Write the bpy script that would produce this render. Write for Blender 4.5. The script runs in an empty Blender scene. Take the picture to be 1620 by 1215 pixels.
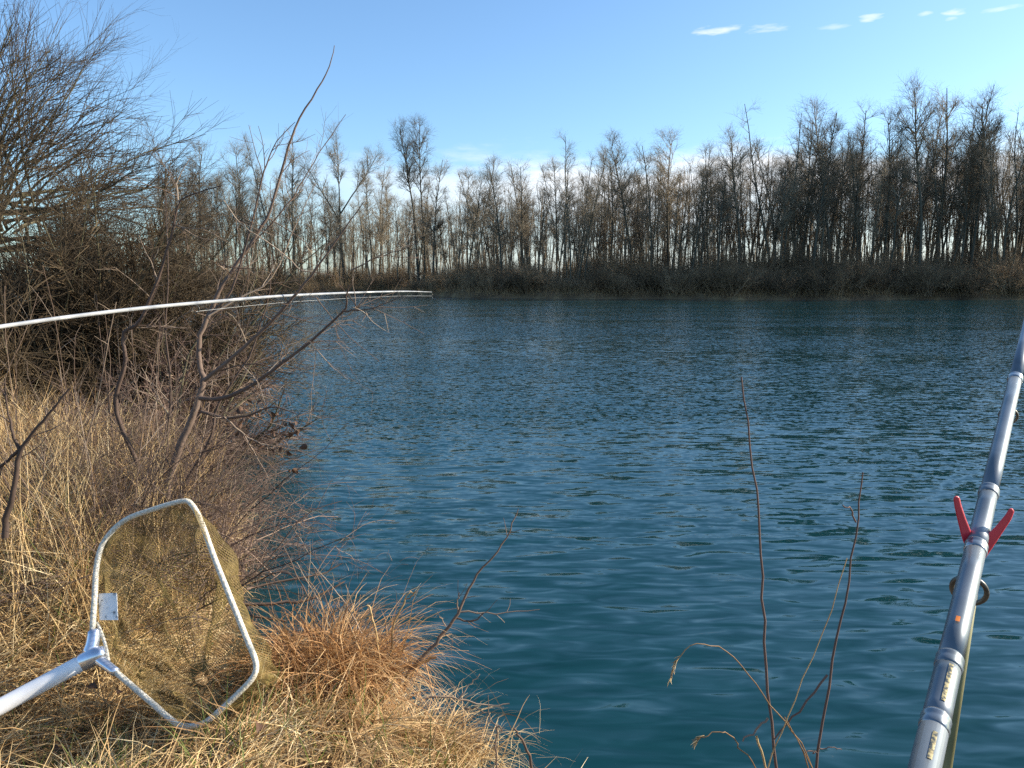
import bpy, math
import numpy as np
from mathutils import Vector
rng = np.random.default_rng(11)
sc = bpy.context.scene
COL = sc.collection
# ------------------------------------------------------------------ camera
F, CX, CY = 1200.0, 810.0, 607.5
PITCH = math.radians(7.85)
K = 0.74                                   # metres per layout unit
CZ = 2.1*K
cam = bpy.data.cameras.new('camera'); cam.sensor_width = 36; cam.lens = F/1620*36
cam.clip_start = 0.05; cam.clip_end = 6000
camo = bpy.data.objects.new('camera', cam); COL.objects.link(camo)
camo.location = (0, 0, CZ); camo.rotation_euler = (math.pi/2-PITCH, 0, 0)
sc.camera = camo
# ------------------------------------------------------------------ sky + sun
SUN_AZ, SUN_EL = math.radians(80), math.radians(27)
w = bpy.data.worlds.new('World'); sc.world = w; w.use_nodes = True
nt = w.node_tree; N = nt.nodes; L = nt.links
bg = N['Background']; bg.inputs['Strength'].default_value = 0.108
sky = N.new('ShaderNodeTexSky'); sky.sky_type = 'NISHITA'; sky.sun_disc = False
sky.sun_elevation = SUN_EL; sky.sun_rotation = SUN_AZ
sky.air_density = 1.0; sky.dust_density = 0.9; sky.ozone_density = 2.4
def node(t, **k):
    n = N.new(t)
    for a, b in k.items(): setattr(n, a, b)
    return n
def mth(op, a, b=None, clamp=False):
    n = node('ShaderNodeMath', operation=op); n.use_clamp = clamp
    for i, v in enumerate((a, b)):
        if v is None: continue
        if isinstance(v, (int, float)): n.inputs[i].default_value = v
        else: L.new(v, n.inputs[i])
    return n.outputs[0]
tc = node('ShaderNodeTexCoord'); sep = node('ShaderNodeSeparateXYZ'); L.new(tc.outputs['Generated'], sep.inputs[0])
az = mth('ARCTAN2', sep.outputs['X'], sep.outputs['Y']); el = mth('ARCSINE', sep.outputs['Z'])
cmb = node('ShaderNodeCombineXYZ'); L.new(mth('MULTIPLY', az, 5.0), cmb.inputs[0]); L.new(mth('MULTIPLY', el, 22.0), cmb.inputs[1])
cn = node('ShaderNodeTexNoise'); cn.inputs['Scale'].default_value = 1.0; cn.inputs['Detail'].default_value = 7; cn.inputs['Roughness'].default_value = .62
L.new(cmb.outputs[0], cn.inputs['Vector'])
# low bank of cloud: elevation ~2..9 degrees, ragged top
e1 = mth('SUBTRACT', el, mth('MULTIPLY', mth('SUBTRACT', cn.outputs['Fac'], .5), .14))
mr = node('ShaderNodeMapRange'); mr.interpolation_type = 'SMOOTHSTEP'
L.new(e1, mr.inputs['Value']); mr.inputs['From Min'].default_value = .165; mr.inputs['From Max'].default_value = .115; mr.inputs['To Min'].default_value = 0; mr.inputs['To Max'].default_value = 1
mr2 = node('ShaderNodeMapRange'); mr2.interpolation_type = 'SMOOTHSTEP'
L.new(e1, mr2.inputs['Value']); mr2.inputs['From Min'].default_value = .06; mr2.inputs['From Max'].default_value = .12
cov = mth('ADD', mth('MULTIPLY', mth('SINE', mth('ADD', mth('MULTIPLY', az, 3.0), .6)), .75), .35, True)
band = mth('MULTIPLY', mth('MULTIPLY', mr.outputs[0], cov), mth('ADD', mth('MULTIPLY', mr2.outputs[0], .5), .45))
# small high wisps
def pix_dir(px, py):
    x, y, z = (px-CX)/F, 1.0, -(py-CY)/F
    d = np.array([x, math.cos(PITCH)+math.sin(PITCH)*z, -math.sin(PITCH)+math.cos(PITCH)*z]); return d/np.linalg.norm(d)
wn = node('ShaderNodeTexNoise'); wn.inputs['Scale'].default_value = 7.0; wn.inputs['Detail'].default_value = 6
L.new(cmb.outputs[0], wn.inputs['Vector'])
wisp = None
for px, py, wx, wy, amp in [(1135, 47, 44, 9, .8), (1215, 44, 55, 7, .75), (1377, 28, 20, 6, .95), (1515, 18, 20, 6, .85), (1462, 21, 12, 4, .6), (1505, 30, 10, 4, .6), (1585, 13, 30, 4, .55), (1318, 42, 24, 5, .35)]:
    d = pix_dir(px, py); a0 = math.atan2(d[0], d[1]); e0 = math.asin(d[2])
    da = mth('DIVIDE', mth('SUBTRACT', az, a0), wx*.8/F); de = mth('DIVIDE', mth('SUBTRACT', el, e0), wy*.75/F)
    q = mth('SUBTRACT', mth('ADD', 1.0, mth('MULTIPLY', mth('SUBTRACT', wn.outputs['Fac'], .5), 5.0)), mth('ADD', mth('MULTIPLY', da, da), mth('MULTIPLY', de, de)))
    q = mth('MULTIPLY', mth('MULTIPLY', q, .55, True), amp*.85)
    wisp = q if wisp is None else mth('MAXIMUM', wisp, q)
cl = mth('MAXIMUM', band, wisp, True)
mx = node('ShaderNodeMix', data_type='RGBA'); L.new(cl, mx.inputs['Factor']); tn = node('ShaderNodeMix', data_type='RGBA', blend_type='MULTIPLY'); tn.inputs['Factor'].default_value = 1; L.new(sky.outputs[0], tn.inputs['A']); tn.inputs['B'].default_value = (.84, 1.02, 1.14, 1); L.new(tn.outputs['Result'], mx.inputs['A'])
mx.inputs['B'].default_value = (5.9, 6.0, 6.2, 1)
L.new(mx.outputs['Result'], bg.inputs['Color'])
sun = bpy.data.lights.new('sun', 'SUN'); sun.energy = 5.0; sun.angle = math.radians(.5); sun.color = (1, .89, .74)
suno = bpy.data.objects.new('sun', sun); COL.objects.link(suno)
sv = Vector((math.sin(SUN_AZ)*math.cos(SUN_EL), math.cos(SUN_AZ)*math.cos(SUN_EL), math.sin(SUN_EL)))
suno.rotation_euler = (-sv).to_track_quat('-Z', 'Y').to_euler(); suno.location = (20, 5, 30)
vs = sc.view_settings; vs.view_transform = 'Standard'; vs.look = 'None'; vs.exposure = 0.98; vs.gamma = 1
sc.cycles.use_denoising = False; sc.cycles.max_bounces = 5; sc.cycles.use_adaptive_sampling = False
# ------------------------------------------------------------------ helpers
def nrm(v): return v/np.maximum(np.linalg.norm(v, axis=-1, keepdims=True), 1e-9)
def ray(px, py): return pix_dir(px, py)
C0 = np.array([0, 0, CZ])
def atY(px, py, Y): d = ray(px, py); return C0+d*(Y/d[1])
def atZ(px, py, z): d = ray(px, py); return C0+d*((z-CZ)/d[2])
def atD(px, py, dep):                     # dep along the view axis
    d = ray(px, py); return C0+d*(dep/(d[1]*math.cos(PITCH)-d[2]*math.sin(PITCH)))
def sstep(a, b, x): t = np.clip((x-a)/(b-a), 0, 1); return t*t*(3-2*t)
def mesh(name, V, faces_list, tint=None, smooth=True):
    """faces_list: list of int arrays (n,k)"""
    me = bpy.data.meshes.new(name); V = np.asarray(V, np.float32)
    me.vertices.add(len(V)); me.vertices.foreach_set('co', V.ravel())
    loops = np.concatenate([f.ravel() for f in faces_list]).astype(np.int32)
    tot = np.concatenate([np.full(len(f), f.shape[1]) for f in faces_list])
    st = np.concatenate([[0], np.cumsum(tot)[:-1]]).astype(np.int32)
    me.loops.add(len(loops)); me.loops.foreach_set('vertex_index', loops)
    me.polygons.add(len(st)); me.polygons.foreach_set('loop_start', st)
    me.polygons.foreach_set('use_smooth', np.full(len(st), smooth))
    if tint is not None:
        a = me.attributes.new('tint', 'FLOAT', 'POINT'); a.data.foreach_set('value', np.asarray(tint, np.float32))
    me.update(calc_edges=True); me.validate(); return me
class Tubes:
    def __init__(s): s.b = []
    def add(s, P, R, sides=3):
        P = np.asarray(P, float); R = np.asarray(R, float)
        if P.ndim == 2: P = P[None]; R = R[None]
        s.b.append((P, R, sides)); return s
    def build(s, name, base=(0, 0, 0), cap=False):
        Vs, Fs, Ts, off = [], [], [], 0
        for P, R, k in s.b:
            M, n, _ = P.shape
            T = nrm(np.gradient(P, axis=1)); ov = nrm(P[:, -1]-P[:, 0])
            ax = np.argmin(np.abs(ov), axis=1); ref = np.eye(3)[ax][:, None, :]
            u = nrm(np.cross(T, ref)); v = np.cross(T, u)
            a = np.arange(k)*2*math.pi/k
            ring = P[:, :, None]+R[:, :, None, None]*(np.cos(a)[None, None, :, None]*u[:, :, None]+np.sin(a)[None, None, :, None]*v[:, :, None])
            Vs.append(ring.reshape(-1, 3)); Ts.append(np.repeat(rng.random(M), n*k))
            idx = off+np.arange(M*n*k).reshape(M, n, k); j = np.roll(np.arange(k), -1)
            q = np.stack([idx[:, :-1], idx[:, :-1][:, :, j], idx[:, 1:][:, :, j], idx[:, 1:]], -1).reshape(-1, 4)
            Fs.append(q[:, ::-1])
            if cap:
                Fs.append(idx[:, -1][:, ::-1].reshape(-1, k)); Fs.append(idx[:, 0].reshape(-1, k))
            off += M*n*k
        return mesh(name, np.concatenate(Vs)-np.asarray(base), Fs, np.concatenate(Ts))
def grow(S, D, Ln, nseg, wig, trop=(0, 0, 0)):
    P = [S]; d = nrm(D); Ln = np.asarray(Ln)[:, None]/nseg; trop = np.asarray(trop)
    for i in range(nseg):
        d = nrm(d+rng.normal(0, wig, d.shape)+trop/nseg); P.append(P[-1]+d*Ln)
    return np.stack(P, 1)
def taper(r0, n, end=.25): return np.asarray(r0)[:, None]*np.linspace(1, end, n)[None]
def spawn(P, R, k, t0, t1, ang, sd, lenf, nseg, wig, trop, rr, end=.3, tpow=1.0):
    M, n, _ = P.shape
    pi = np.repeat(np.arange(M), k); t = t0+(t1-t0)*rng.random(M*k)**tpow
    f = t*(n-1); i = np.minimum(f.astype(int), n-2); fr = (f-i)[:, None]
    S = P[pi, i]*(1-fr)+P[pi, i+1]*fr; T = nrm(P[pi, i+1]-P[pi, i])
    r = R[pi, i]*(1-fr[:, 0])+R[pi, i+1]*fr[:, 0]
    g = rng.normal(size=T.shape); g = nrm(g-(g*T).sum(-1, keepdims=True)*T)
    a = np.radians(rng.normal(ang, sd, M*k))[:, None]
    ln = lenf(t)*rng.uniform(.6, 1.25, M*k)
    P2 = grow(S, np.cos(a)*T+np.sin(a)*g, ln, nseg, wig, trop)
    return P2, taper(np.minimum(r*.75, rr), nseg+1, end)
def smoothline(pts, n):
    p = np.asarray(pts, float); q = np.vstack([2*p[0]-p[1], p, 2*p[-1]-p[-2]]); m = len(p)-1
    out = []
    for s in np.linspace(0, m-1e-6, n):
        i = int(s); t = s-i; a, b, c, d = q[i:i+4]
        out.append(.5*((2*b)+(c-a)*t+(2*a-5*b+4*c-d)*t*t+(3*b-a-3*c+d)*t**3))
    return np.array(out)
def link(o, parent=None):
    COL.objects.link(o); o.parent = parent; return o
def tag(o, label, cat, group=None):
    o['label'] = label; o['category'] = cat
    if group: o['group'] = group
    return o
def thing(name, label, cat, loc=(0, 0, 0), group=None, rz=0):
    o = link(bpy.data.objects.new(name, None)); o.location = loc; o.rotation_euler[2] = rz; o.empty_display_size = .2
    return tag(o, label, cat, group)
def part(name, me, mat, parent=None):
    o = bpy.data.objects.new(name, me)
    if mat and not me.materials: me.materials.append(mat)
    if parent is not None and name in ('twigs', 'blades', 'canes', 'stems', 'limbs', 'seed_head'): o['kind'] = 'stuff'
    return link(o, parent)
def struct(name, me, mat): o = part(name, me, mat); o['kind'] = 'structure'; return o
def stuff(name, me, mat, label, cat):
    o = part(name, me, mat); o['kind'] = 'stuff'; return tag(o, label, cat)
# ------------------------------------------------------------------ materials
def mat(name, cols, scale=6, rough=.8, metal=0, attr=True, stretch=(1, 1, 1), rnd=0.0, bump=0, trans=0, spec=.3, detail=5, tw=.75):
    m = bpy.data.materials.new(name); m.use_nodes = True; t = m.node_tree; n = t.nodes; l = t.links
    b = n['Principled BSDF']; b.inputs['Roughness'].default_value = rough; b.inputs['Metallic'].default_value = metal
    b.inputs['Specular IOR Level'].default_value = spec
    co = n.new('ShaderNodeTexCoord'); mp = n.new('ShaderNodeMapping'); mp.inputs['Scale'].default_value = stretch
    l.new(co.outputs['Object'], mp.inputs[0])
    no = n.new('ShaderNodeTexNoise'); no.inputs['Scale'].default_value = scale; no.inputs['Detail'].default_value = detail
    l.new(mp.outputs[0], no.inputs['Vector']); fac = no.outputs['Fac']
    mr = n.new('ShaderNodeMapRange'); mr.inputs['From Min'].default_value = .3; mr.inputs['From Max'].default_value = .7; l.new(fac, mr.inputs[0]); fac = mr.outputs[0]
    if attr:
        at = n.new('ShaderNodeAttribute'); at.attribute_name = 'tint'
        mm = n.new('ShaderNodeMath'); mm.operation = 'MULTIPLY_ADD'; l.new(at.outputs['Fac'], mm.inputs[0]); mm.inputs[1].default_value = tw
        m2 = n.new('ShaderNodeMath'); m2.operation = 'MULTIPLY'; l.new(fac, m2.inputs[0]); m2.inputs[1].default_value = 1-tw
        l.new(m2.outputs[0], mm.inputs[2]); fac = mm.outputs[0]
    r = n.new('ShaderNodeValToRGB'); e = r.color_ramp.elements
    while len(e) < len(cols): e.new(.5)
    for i, c in enumerate(cols): e[i].position = i/(len(cols)-1); e[i].color = (*c, 1)
    l.new(fac, r.inputs[0]); out = r.outputs[0]
    if rnd:
        oi = n.new('ShaderNodeObjectInfo'); hs = n.new('ShaderNodeHueSaturation'); mv = n.new('ShaderNodeMapRange')
        mv.inputs['To Min'].default_value = 1-rnd; mv.inputs['To Max'].default_value = 1+rnd
        l.new(oi.outputs['Random'], mv.inputs[0]); l.new(mv.outputs[0], hs.inputs['Value']); l.new(out, hs.inputs['Color']); out = hs.outputs[0]
    l.new(out, b.inputs['Base Color'])
    if bump:
        bp = n.new('ShaderNodeBump'); bp.inputs['Strength'].default_value = bump; bp.inputs['Distance'].default_value = .01
        l.new(no.outputs['Fac'], bp.inputs['Height']); l.new(bp.outputs[0], b.inputs['Normal'])
    if trans:
        tr = n.new('ShaderNodeBsdfTranslucent'); l.new(out, tr.inputs[0]); ms = n.new('ShaderNodeMixShader'); ms.inputs[0].default_value = trans
        l.new(b.outputs[0], ms.inputs[1]); l.new(tr.outputs[0], ms.inputs[2]); l.new(ms.outputs[0], n['Material Output'].inputs[0])
    return m
M_trunk = mat('far_bark', [(.05, .05, .036), (.12, .11, .078)], 1.2, rnd=.3, stretch=(1, 1, .3))
M_crown = mat('far_twigs', [(.125, .105, .07), (.23, .19, .13), (.33, .265, .18)], 1.0, rnd=.3)
M_thicket = mat('far_thicket', [(.11, .085, .05), (.24, .17, .10), (.44, .32, .18)], 1.0, rnd=.35)
M_bush = mat('bush_twigs', [(.035, .025, .014), (.078, .055, .03), (.17, .12, .065)], 1.0)
M_limb = mat('mossy_bark', [(.055, .05, .03), (.13, .115, .06), (.20, .17, .11)], 9, bump=.5)
M_stem = mat('shrub_bark', [(.045, .03, .022), (.09, .06, .045), (.17, .12, .09)], 14, bump=.6)
M_twig = mat('pale_twig', [(.09, .055, .038), (.19, .13, .09), (.42, .33, .24)], 8)
M_cane = mat('bramble_cane', [(.075, .045, .038), (.15, .095, .072), (.33, .24, .17)], 8)
M_straw = mat('straw', [(.10, .045, .018), (.30, .17, .07), (.58, .41, .19), (.86, .74, .48)], 2.6, rough=.55, trans=.12, tw=.6)
M_sedge = mat('sedge', [(.13, .052, .017), (.31, .145, .05), (.46, .26, .105), (.62, .44, .23)], 6, rough=.6, trans=.2)
M_green = mat('grass_green', [(.05, .085, .015), (.10, .15, .025), (.2, .22, .06)], 5, rough=.5, trans=.3)
M_reed = mat('reed', [(.12, .08, .04), (.27, .18, .09), (.42, .30, .15)], 1, trans=.2)
M_leaf = mat('dead_leaf', [(.035, .018, .012), (.085, .045, .026), (.15, .085, .05)], 25, rough=.7, attr=False)
M_soil = mat('soil', [(.045, .028, .015), (.11, .07, .035), (.2, .135, .07)], 9, rough=.95, attr=False, bump=.8, detail=9)
M_farsoil = mat('far_soil', [(.06, .04, .022), (.14, .095, .05), (.22, .16, .08)], .6, rough=.95, attr=False)
M_bed = mat('lake_bed', [(.03, .04, .03), (.06, .06, .04)], .5, attr=False)
# ------------------------------------------------------------------ water
m = bpy.data.materials.new('water'); m.use_nodes = True; M_water = m
nt = m.node_tree; N = nt.nodes; L = nt.links; b = N['Principled BSDF']
b.inputs['Base Color'].default_value = (.003, .032, .039, 1); b.inputs['Roughness'].default_value = .015; b.inputs['IOR'].default_value = 1.333
geo = node('ShaderNodeNewGeometry'); sp = node('ShaderNodeSeparateXYZ'); L.new(geo.outputs['Position'], sp.inputs[0])
def nz(rot, sx, sy, detail, rough=.5, dist=0.0):
    mp = node('ShaderNodeMapping'); mp.inputs['Rotation'].default_value = (0, 0, math.radians(rot)); mp.inputs['Scale'].default_value = (sx, sy, 1)
    L.new(geo.outputs['Position'], mp.inputs[0]); t = node('ShaderNodeTexNoise'); t.inputs['Scale'].default_value = 1; t.inputs['Detail'].default_value = detail
    t.inputs['Roughness'].default_value = rough; t.inputs['Distortion'].default_value = dist
    L.new(mp.outputs[0], t.inputs['Vector']); s = node('ShaderNodeSeparateColor'); L.new(t.outputs['Color'], s.inputs[0]); return s, t
swell, _ = nz(20, 3.2, 13.0, 2, .5, .7)
chop, _ = nz(-6, 14.0, 25.0, 2, .55)
_, patch = nz(20, .11, .3, 3)
def rng_(v, a, b_, c=0, d=1):
    n = node('ShaderNodeMapRange'); n.interpolation_type = 'SMOOTHSTEP'; L.new(v, n.inputs[0])
    for i, q in zip(('From Min', 'From Max', 'To Min', 'To Max'), (a, b_, c, d)): n.inputs[i].default_value = q
    return n.outputs[0]
lee = rng_(mth('ADD', sp.outputs['Y'], mth('MULTIPLY', mth('SUBTRACT', patch.outputs['Fac'], .5), 10.0)), 2.6, 9.5, .05, 1)   # sheltered by the bank
gust = rng_(patch.outputs['Fac'], .32, .68, .3, 1.3)
A2 = mth('MULTIPLY', mth('MULTIPLY', lee, gust), 1.15)
A1 = rng_(sp.outputs['Y'], 2.0, 9.0, .75, .5)
def comp(ch, w1, w2):
    s1 = mth('MULTIPLY', mth('MULTIPLY', mth('SUBTRACT', swell.outputs[ch], .5), A1), w1)
    s2 = mth('MULTIPLY', mth('MULTIPLY', mth('SUBTRACT', chop.outputs[ch], .5), A2), w2)
    return mth('ADD', s1, s2)
cb = node('ShaderNodeCombineXYZ'); L.new(comp('Red', .45, .6), cb.inputs[0]); L.new(comp('Green', 1.0, 1.0), cb.inputs[1]); cb.inputs[2].default_value = 1
vn = node('ShaderNodeVectorMath', operation='NORMALIZE'); L.new(cb.outputs[0], vn.inputs[0]); L.new(vn.outputs[0], b.inputs['Normal'])
def sheet(name, x0, x1, y0, y1, z, mt):
    V = np.array([[x0, y0, z], [x1, y0, z], [x1, y1, z], [x0, y1, z]]); return struct(name, mesh(name, V, [np.array([[0, 1, 2, 3]])]), mt)
sheet('water', -260, 300, -40, 140, 0, M_water)
sheet('ground', -3000, 3000, -3000, 3000, -1.8, M_bed)
# ------------------------------------------------------------------ banks
SH = np.array([(16, .6), (6, 1.5), (2, 2.2), (.8, 2.45), (.05, 2.72), (-.3, 3.05), (-.55, 3.4), (-.95, 3.35), (-1.1, 3.0), (-1.28, 2.95), (-1.5, 3.4), (-1.68, 4.4), (-1.9, 5.2),
               (-2.3, 6.2), (-3.0, 7.0), (-4.3, 7.9), (-6, 9), (-7, 11), (-8.5, 14), (-11, 18), (-16, 24), (-30, 36)])*K
def shore_d(x, y):
    """signed distance to the near shoreline, positive on land"""
    p = np.stack([x, y], -1)[..., None, :]; a = SH[:-1]; d = SH[1:]-a
    t = np.clip(((p-a)*d).sum(-1)/(d*d).sum(-1), 0, 1); q = a+t[..., None]*d
    dd = np.linalg.norm(p-q, axis=-1); i = dd.argmin(-1)
    cr = d[i][..., 0]*(y-a[i][..., 1])-d[i][..., 1]*(x-a[i][..., 0])
    return np.where(cr > 0, 1, -1)*dd.min(-1)
PH = rng.uniform(0, 6.28, (24,)); FQ = rng.normal(0, 1, (24, 2))*np.linspace(2, 22, 24)[:, None]
def lump(x, y): return sum(np.sin(FQ[i, 0]*x+FQ[i, 1]*y+PH[i])*(.055/(1+.35*i)) for i in range(24))
def bankz(x, y):
    d = shore_d(x, y)
    z = np.where(d < 0, np.maximum(d*1.1, -1.2), .24*sstep(0, .22, d)+.10*sstep(.15, .9, d)+.05*sstep(1, 4, d))
    z = z+.16*sstep(-1.1, -2.3, x)*sstep(.1, 1.0, d)*sstep(1.2, 2.6, y)
    return z+lump(x, y)*sstep(-.1, .3, d)
gx = np.arange(-16, 10, .12); gy = np.arange(-5, 22, .12); X, Y = np.meshgrid(gx, gy)
Z = np.concatenate([bankz(X[i:i+40], Y[i:i+40]) for i in range(0, len(X), 40)])
n0, n1 = X.shape; idx = np.arange(n0*n1).reshape(n0, n1)
q = np.stack([idx[:-1, :-1], idx[:-1, 1:], idx[1:, 1:], idx[1:, :-1]], -1).reshape(-1, 4)
q = q[Z.ravel()[q].max(1) > -.9]
struct('near_bank', mesh('near_bank', np.stack([X, Y, Z], -1).reshape(-1, 3), [q]), M_soil)
FS = np.array([(-420, 60), (-160, 78), (-95, 108), (-60, 117), (-42, 119), (-30, 117), (-21, 116), (-14, 108), (-9, 97), (-4, 87), (4, 83.5), (16, 82), (32, 80), (54, 78), (80, 77), (130, 70), (420, 30)])*K
def far_y(x): return np.interp(x, FS[:, 0], FS[:, 1])+.8*np.sin(x*.23)+.5*np.sin(x*.61+1)+.3*np.sin(x*1.7)
sx = np.concatenate([np.linspace(-310, -75, 30), np.arange(-74, 75, .7), np.linspace(76, 310, 30)])
off = np.array([-4, -.6, 0, .5, 2, 6, 14, 40, 140, 900]); oz = np.array([-1.5, -.4, .06, .35, .6, .8, .9, 1.0, 1.0, 1.0])
X = np.repeat(sx[:, None], len(off), 1); Y = far_y(sx)[:, None]+off[None]; Z = oz[None]+rng.normal(0, .05, X.shape)*(off > .2)
idx = np.arange(X.size).reshape(X.shape); q = np.stack([idx[:-1, :-1], idx[1:, :-1], idx[1:, 1:], idx[:-1, 1:]], -1).reshape(-1, 4)
struct('far_bank', mesh('far_bank', np.stack([X, Y, Z], -1).reshape(-1, 3), [q]), M_farsoil)
def far_z(dy): return np.interp(dy, off, oz)
# ------------------------------------------------------------------ far-bank wood
def tree_mesh(kind, seed):
    global rng
    keep = rng; rng = np.random.default_rng(seed)
    H = 20.0; tr, cr = Tubes(), Tubes(); z0 = np.zeros((1, 3))
    def trunk(S, D, h, r0, n=9, wig=.03, end=.22):
        P = grow(np.array([S], float), np.array([D], float), [h], n, wig, (0, 0, .1)); R = taper([r0*.82], n+1, end); tr.add(P, R, 6); return P, R
    def crown(P, R, k1, t0, ang, l1, up, k2=5, k3=6, tr_=.0115, tpow=1.0, l3=1.0, shape=None):
        lf = shape or (lambda t: l1*(.42+.58*np.sin(np.pi*np.clip((t-t0)/(1-t0)*.8+.1, 0, 1))))
        B, RB = spawn(P, R, k1, t0, .99, ang, 9, lf, 5, .09, (0, 0, up), .06, tpow=tpow)
        cr.add(B, RB, 3)
        S, RS = spawn(B, RB, k2, .25, 1, 36, 12, lambda t: l1*.5*(1.15-.5*t), 4, .13, (0, 0, up*.5), .028); cr.add(S, RS, 3)
        T, RT = spawn(S, RS, k3+2, .1, 1, 46, 18, lambda t: l3*(1.1-.4*t), 2, .2, (0, 0, .12), tr_, end=.6); cr.add(T, RT, 3)
    if kind == 'domed':                                  # clear bole, rounded head
        P, R = trunk((0, 0, 0), (.02, .02, 1), H*.93, .2)
        crown(P, R, 36, .48, 46, 3.0, .5, 6, 5)
        B, RB = spawn(P, R, 16, .12, .5, 55, 14, lambda t: 1.3+0*t, 4, .12, (0, 0, .3), .03); cr.add(B, RB, 3)
        S, RS = spawn(B, RB, 6, .2, 1, 40, 14, lambda t: .7+0*t, 3, .15, (0, 0, .3), .016); cr.add(S, RS, 3)
    elif kind == 'narrow':
        P, R = trunk((0, 0, 0), (-.02, .02, 1), H*.97, .19)
        crown(P, R, 36, .3, 42, 2.3, .5, 5, 4)
    elif kind == 'forked':
        P, R = trunk((0, 0, 0), (0, 0, 1), H*.52, .26, 6, .03, .6)
        Q = [P[0, -1]+np.array([0, 0, -1.6]), P[0, -1]+np.array([0, 0, -.5]), P[0, -1]]
        for S, D, h in ((Q[0], (-.42, .1, 1), 9.5), (Q[1], (.5, -.1, 1), 9.8), (Q[2], (.03, .05, 1), 10.2)):
            P2, R2 = trunk(S, D, h, .13, 7, .05, .2); crown(P2, R2, 22, .3, 38, 2.6, .5, 6, 6)
        B, RB = spawn(P, R, 8, .3, .9, 50, 12, lambda t: 1.2+0*t, 4, .12, (0, 0, .3), .03); cr.add(B, RB, 3)
    elif kind == 'twin':
        for S, D, h in (((-.25, 0, 0), (-.07, 0, 1), 19.3), ((.3, .1, 0), (.07, .03, 1), 18.8)):
            P, R = trunk(S, D, h, .2, 9, .035); crown(P, R, 30, .58, 40, 2.3, .5, 6, 6)
            B, RB = spawn(P, R, 8, .2, .55, 50, 12, lambda t: 1.0+0*t, 4, .12, (0, 0, .3), .03); cr.add(B, RB, 3)
    elif kind == 'bushy':
        P, R = trunk((0, 0, 0), (.03, 0, 1), H*.9, .2, 9, .05)
        crown(P, R, 34, .2, 44, 3.2, .6, 5, 5)
    elif kind == 'pole':
        P, R = trunk((0, 0, 0), (.03, 0, 1), H*.96, .15, 9, .04)
        crown(P, R, 30, .35, 40, 1.3, .5, 4, 5)
    elif kind == 'clump':
        for i in range(4):
            a = i*1.57+.4; S = (.5*math.cos(a), .5*math.sin(a), 0); D = (.13*math.cos(a), .13*math.sin(a), 1)
            P, R = trunk(S, D, H*(.97-.06*i), .15, 8, .05); crown(P, R, 15, .3, 40, 2.0, .5, 4, 5)
    a, b_ = tr.build('trunk'), cr.build('crown'); rng = keep
    top = max(v.co.z for v in b_.vertices)
    a.materials.append(M_trunk); b_.materials.append(M_crown)
    return a, b_, top
TL = {'domed': ('bare tree with clear bole and rounded twiggy head in far bank wood', 'round-headed bare trees across the water'),
      'narrow': ('narrow bare tree with short upswept branches in far bank wood', 'narrow upswept bare trees across the water'),
      'forked': ('bare tree forking into three spread limbs in far bank wood', 'forking bare trees across the water'),
      'twin': ('bare tree with two close stems in far bank wood', 'two-stemmed bare trees across the water'),
      'bushy': ('bushy bare tree branched low down the trunk in far bank wood', 'bushy bare trees across the water'),
      'pole': ('thin pole-like bare tree with sparse branches in far bank wood', 'thin pole trees across the water'),
      'clump': ('clump-stemmed bare tree with several leaning trunks in far bank wood', 'several-stemmed bare trees across the water')}
PROTO = {}
for i, (k, nvar) in enumerate((('domed', 3), ('narrow', 3), ('forked', 1), ('twin', 1), ('bushy', 2), ('pole', 2), ('clump', 2))):
    PROTO[k] = [tree_mesh(k, 100+10*i+j) for j in range(nvar)]
def plant_tree(kind, px, dy, top_py=None, h=None, label=None, rz=None):
    x = (px-CX)/F
    Yd = 60.0
    for _ in range(6): Yd = far_y(x*Yd*1.0)+dy
    X = x*Yd*1.0; z = float(far_z(dy))-.05
    if top_py is not None: h = atY(px, top_py, Yd)[2]-z
    tm, cm, top = PROTO[kind][int(rng.integers(len(PROTO[kind])))]
    s = h/top; t = thing('bare_tree', label or TL[kind][0], 'tree', (X, Yd, z), None if label else TL[kind][1], rng.uniform(0, 6.28) if rz is None else rz)
    wd = s**.6 if s < 1 else s
    t.scale = (wd, wd, s); part('trunk', tm, None, t); part('crown', cm, None, t)
HERO = [('domed', 325, 205, 4), ('domed', 398, 206, 5), ('pole', 440, 205, 4), ('narrow', 468, 192, 6), ('pole', 590, 262, 5), ('domed', 740, 268, 4), ('narrow', 795, 252, 3), ('narrow', 830, 246, 6),
        ('clump', 905, 212, 3), ('narrow', 880, 240, 5), ('domed', 965, 225, 7), ('domed', 1000, 198, 5), ('domed', 1055, 184, 6), ('narrow', 1030, 215, 3), ('narrow', 1120, 214, 6), ('pole', 1090, 222, 4),
        ('domed', 1165, 186, 4), ('clump', 1230, 157, 5), ('narrow', 1262, 165, 8), ('domed', 1310, 134, 4), ('narrow', 1340, 150, 7), ('narrow', 1280, 162, 3), ('domed', 1390, 162, 5), ('bushy', 1375, 190, 8),
        ('narrow', 1475, 114, 5), ('clump', 1500, 140, 8), ('narrow', 1525, 124, 4), ('domed', 1552, 124, 5), ('clump', 1585, 146, 4), ('narrow', 1612, 118, 6), ('bushy', 1640, 110, 4), ('domed', 1440, 150, 9),
        ('narrow', 1690, 120, 5), ('domed', 1740, 110, 6)]
plant_tree('forked', 547, 4, 178, label='large fan-shaped bare tree with three spreading limbs above tan grass strip', rz=.15)
plant_tree('twin', 668, 4, 174, label='tall pair of close bare stems rising from one base beside the pale cloud gap', rz=.1)
plant_tree('domed', 1447, 3, 99, label='tallest bare tree of the far bank, small crown above its neighbours', rz=2)
for k, px, ty, dy in HERO: plant_tree(k, px, dy, ty)
px = 255.0
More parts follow.
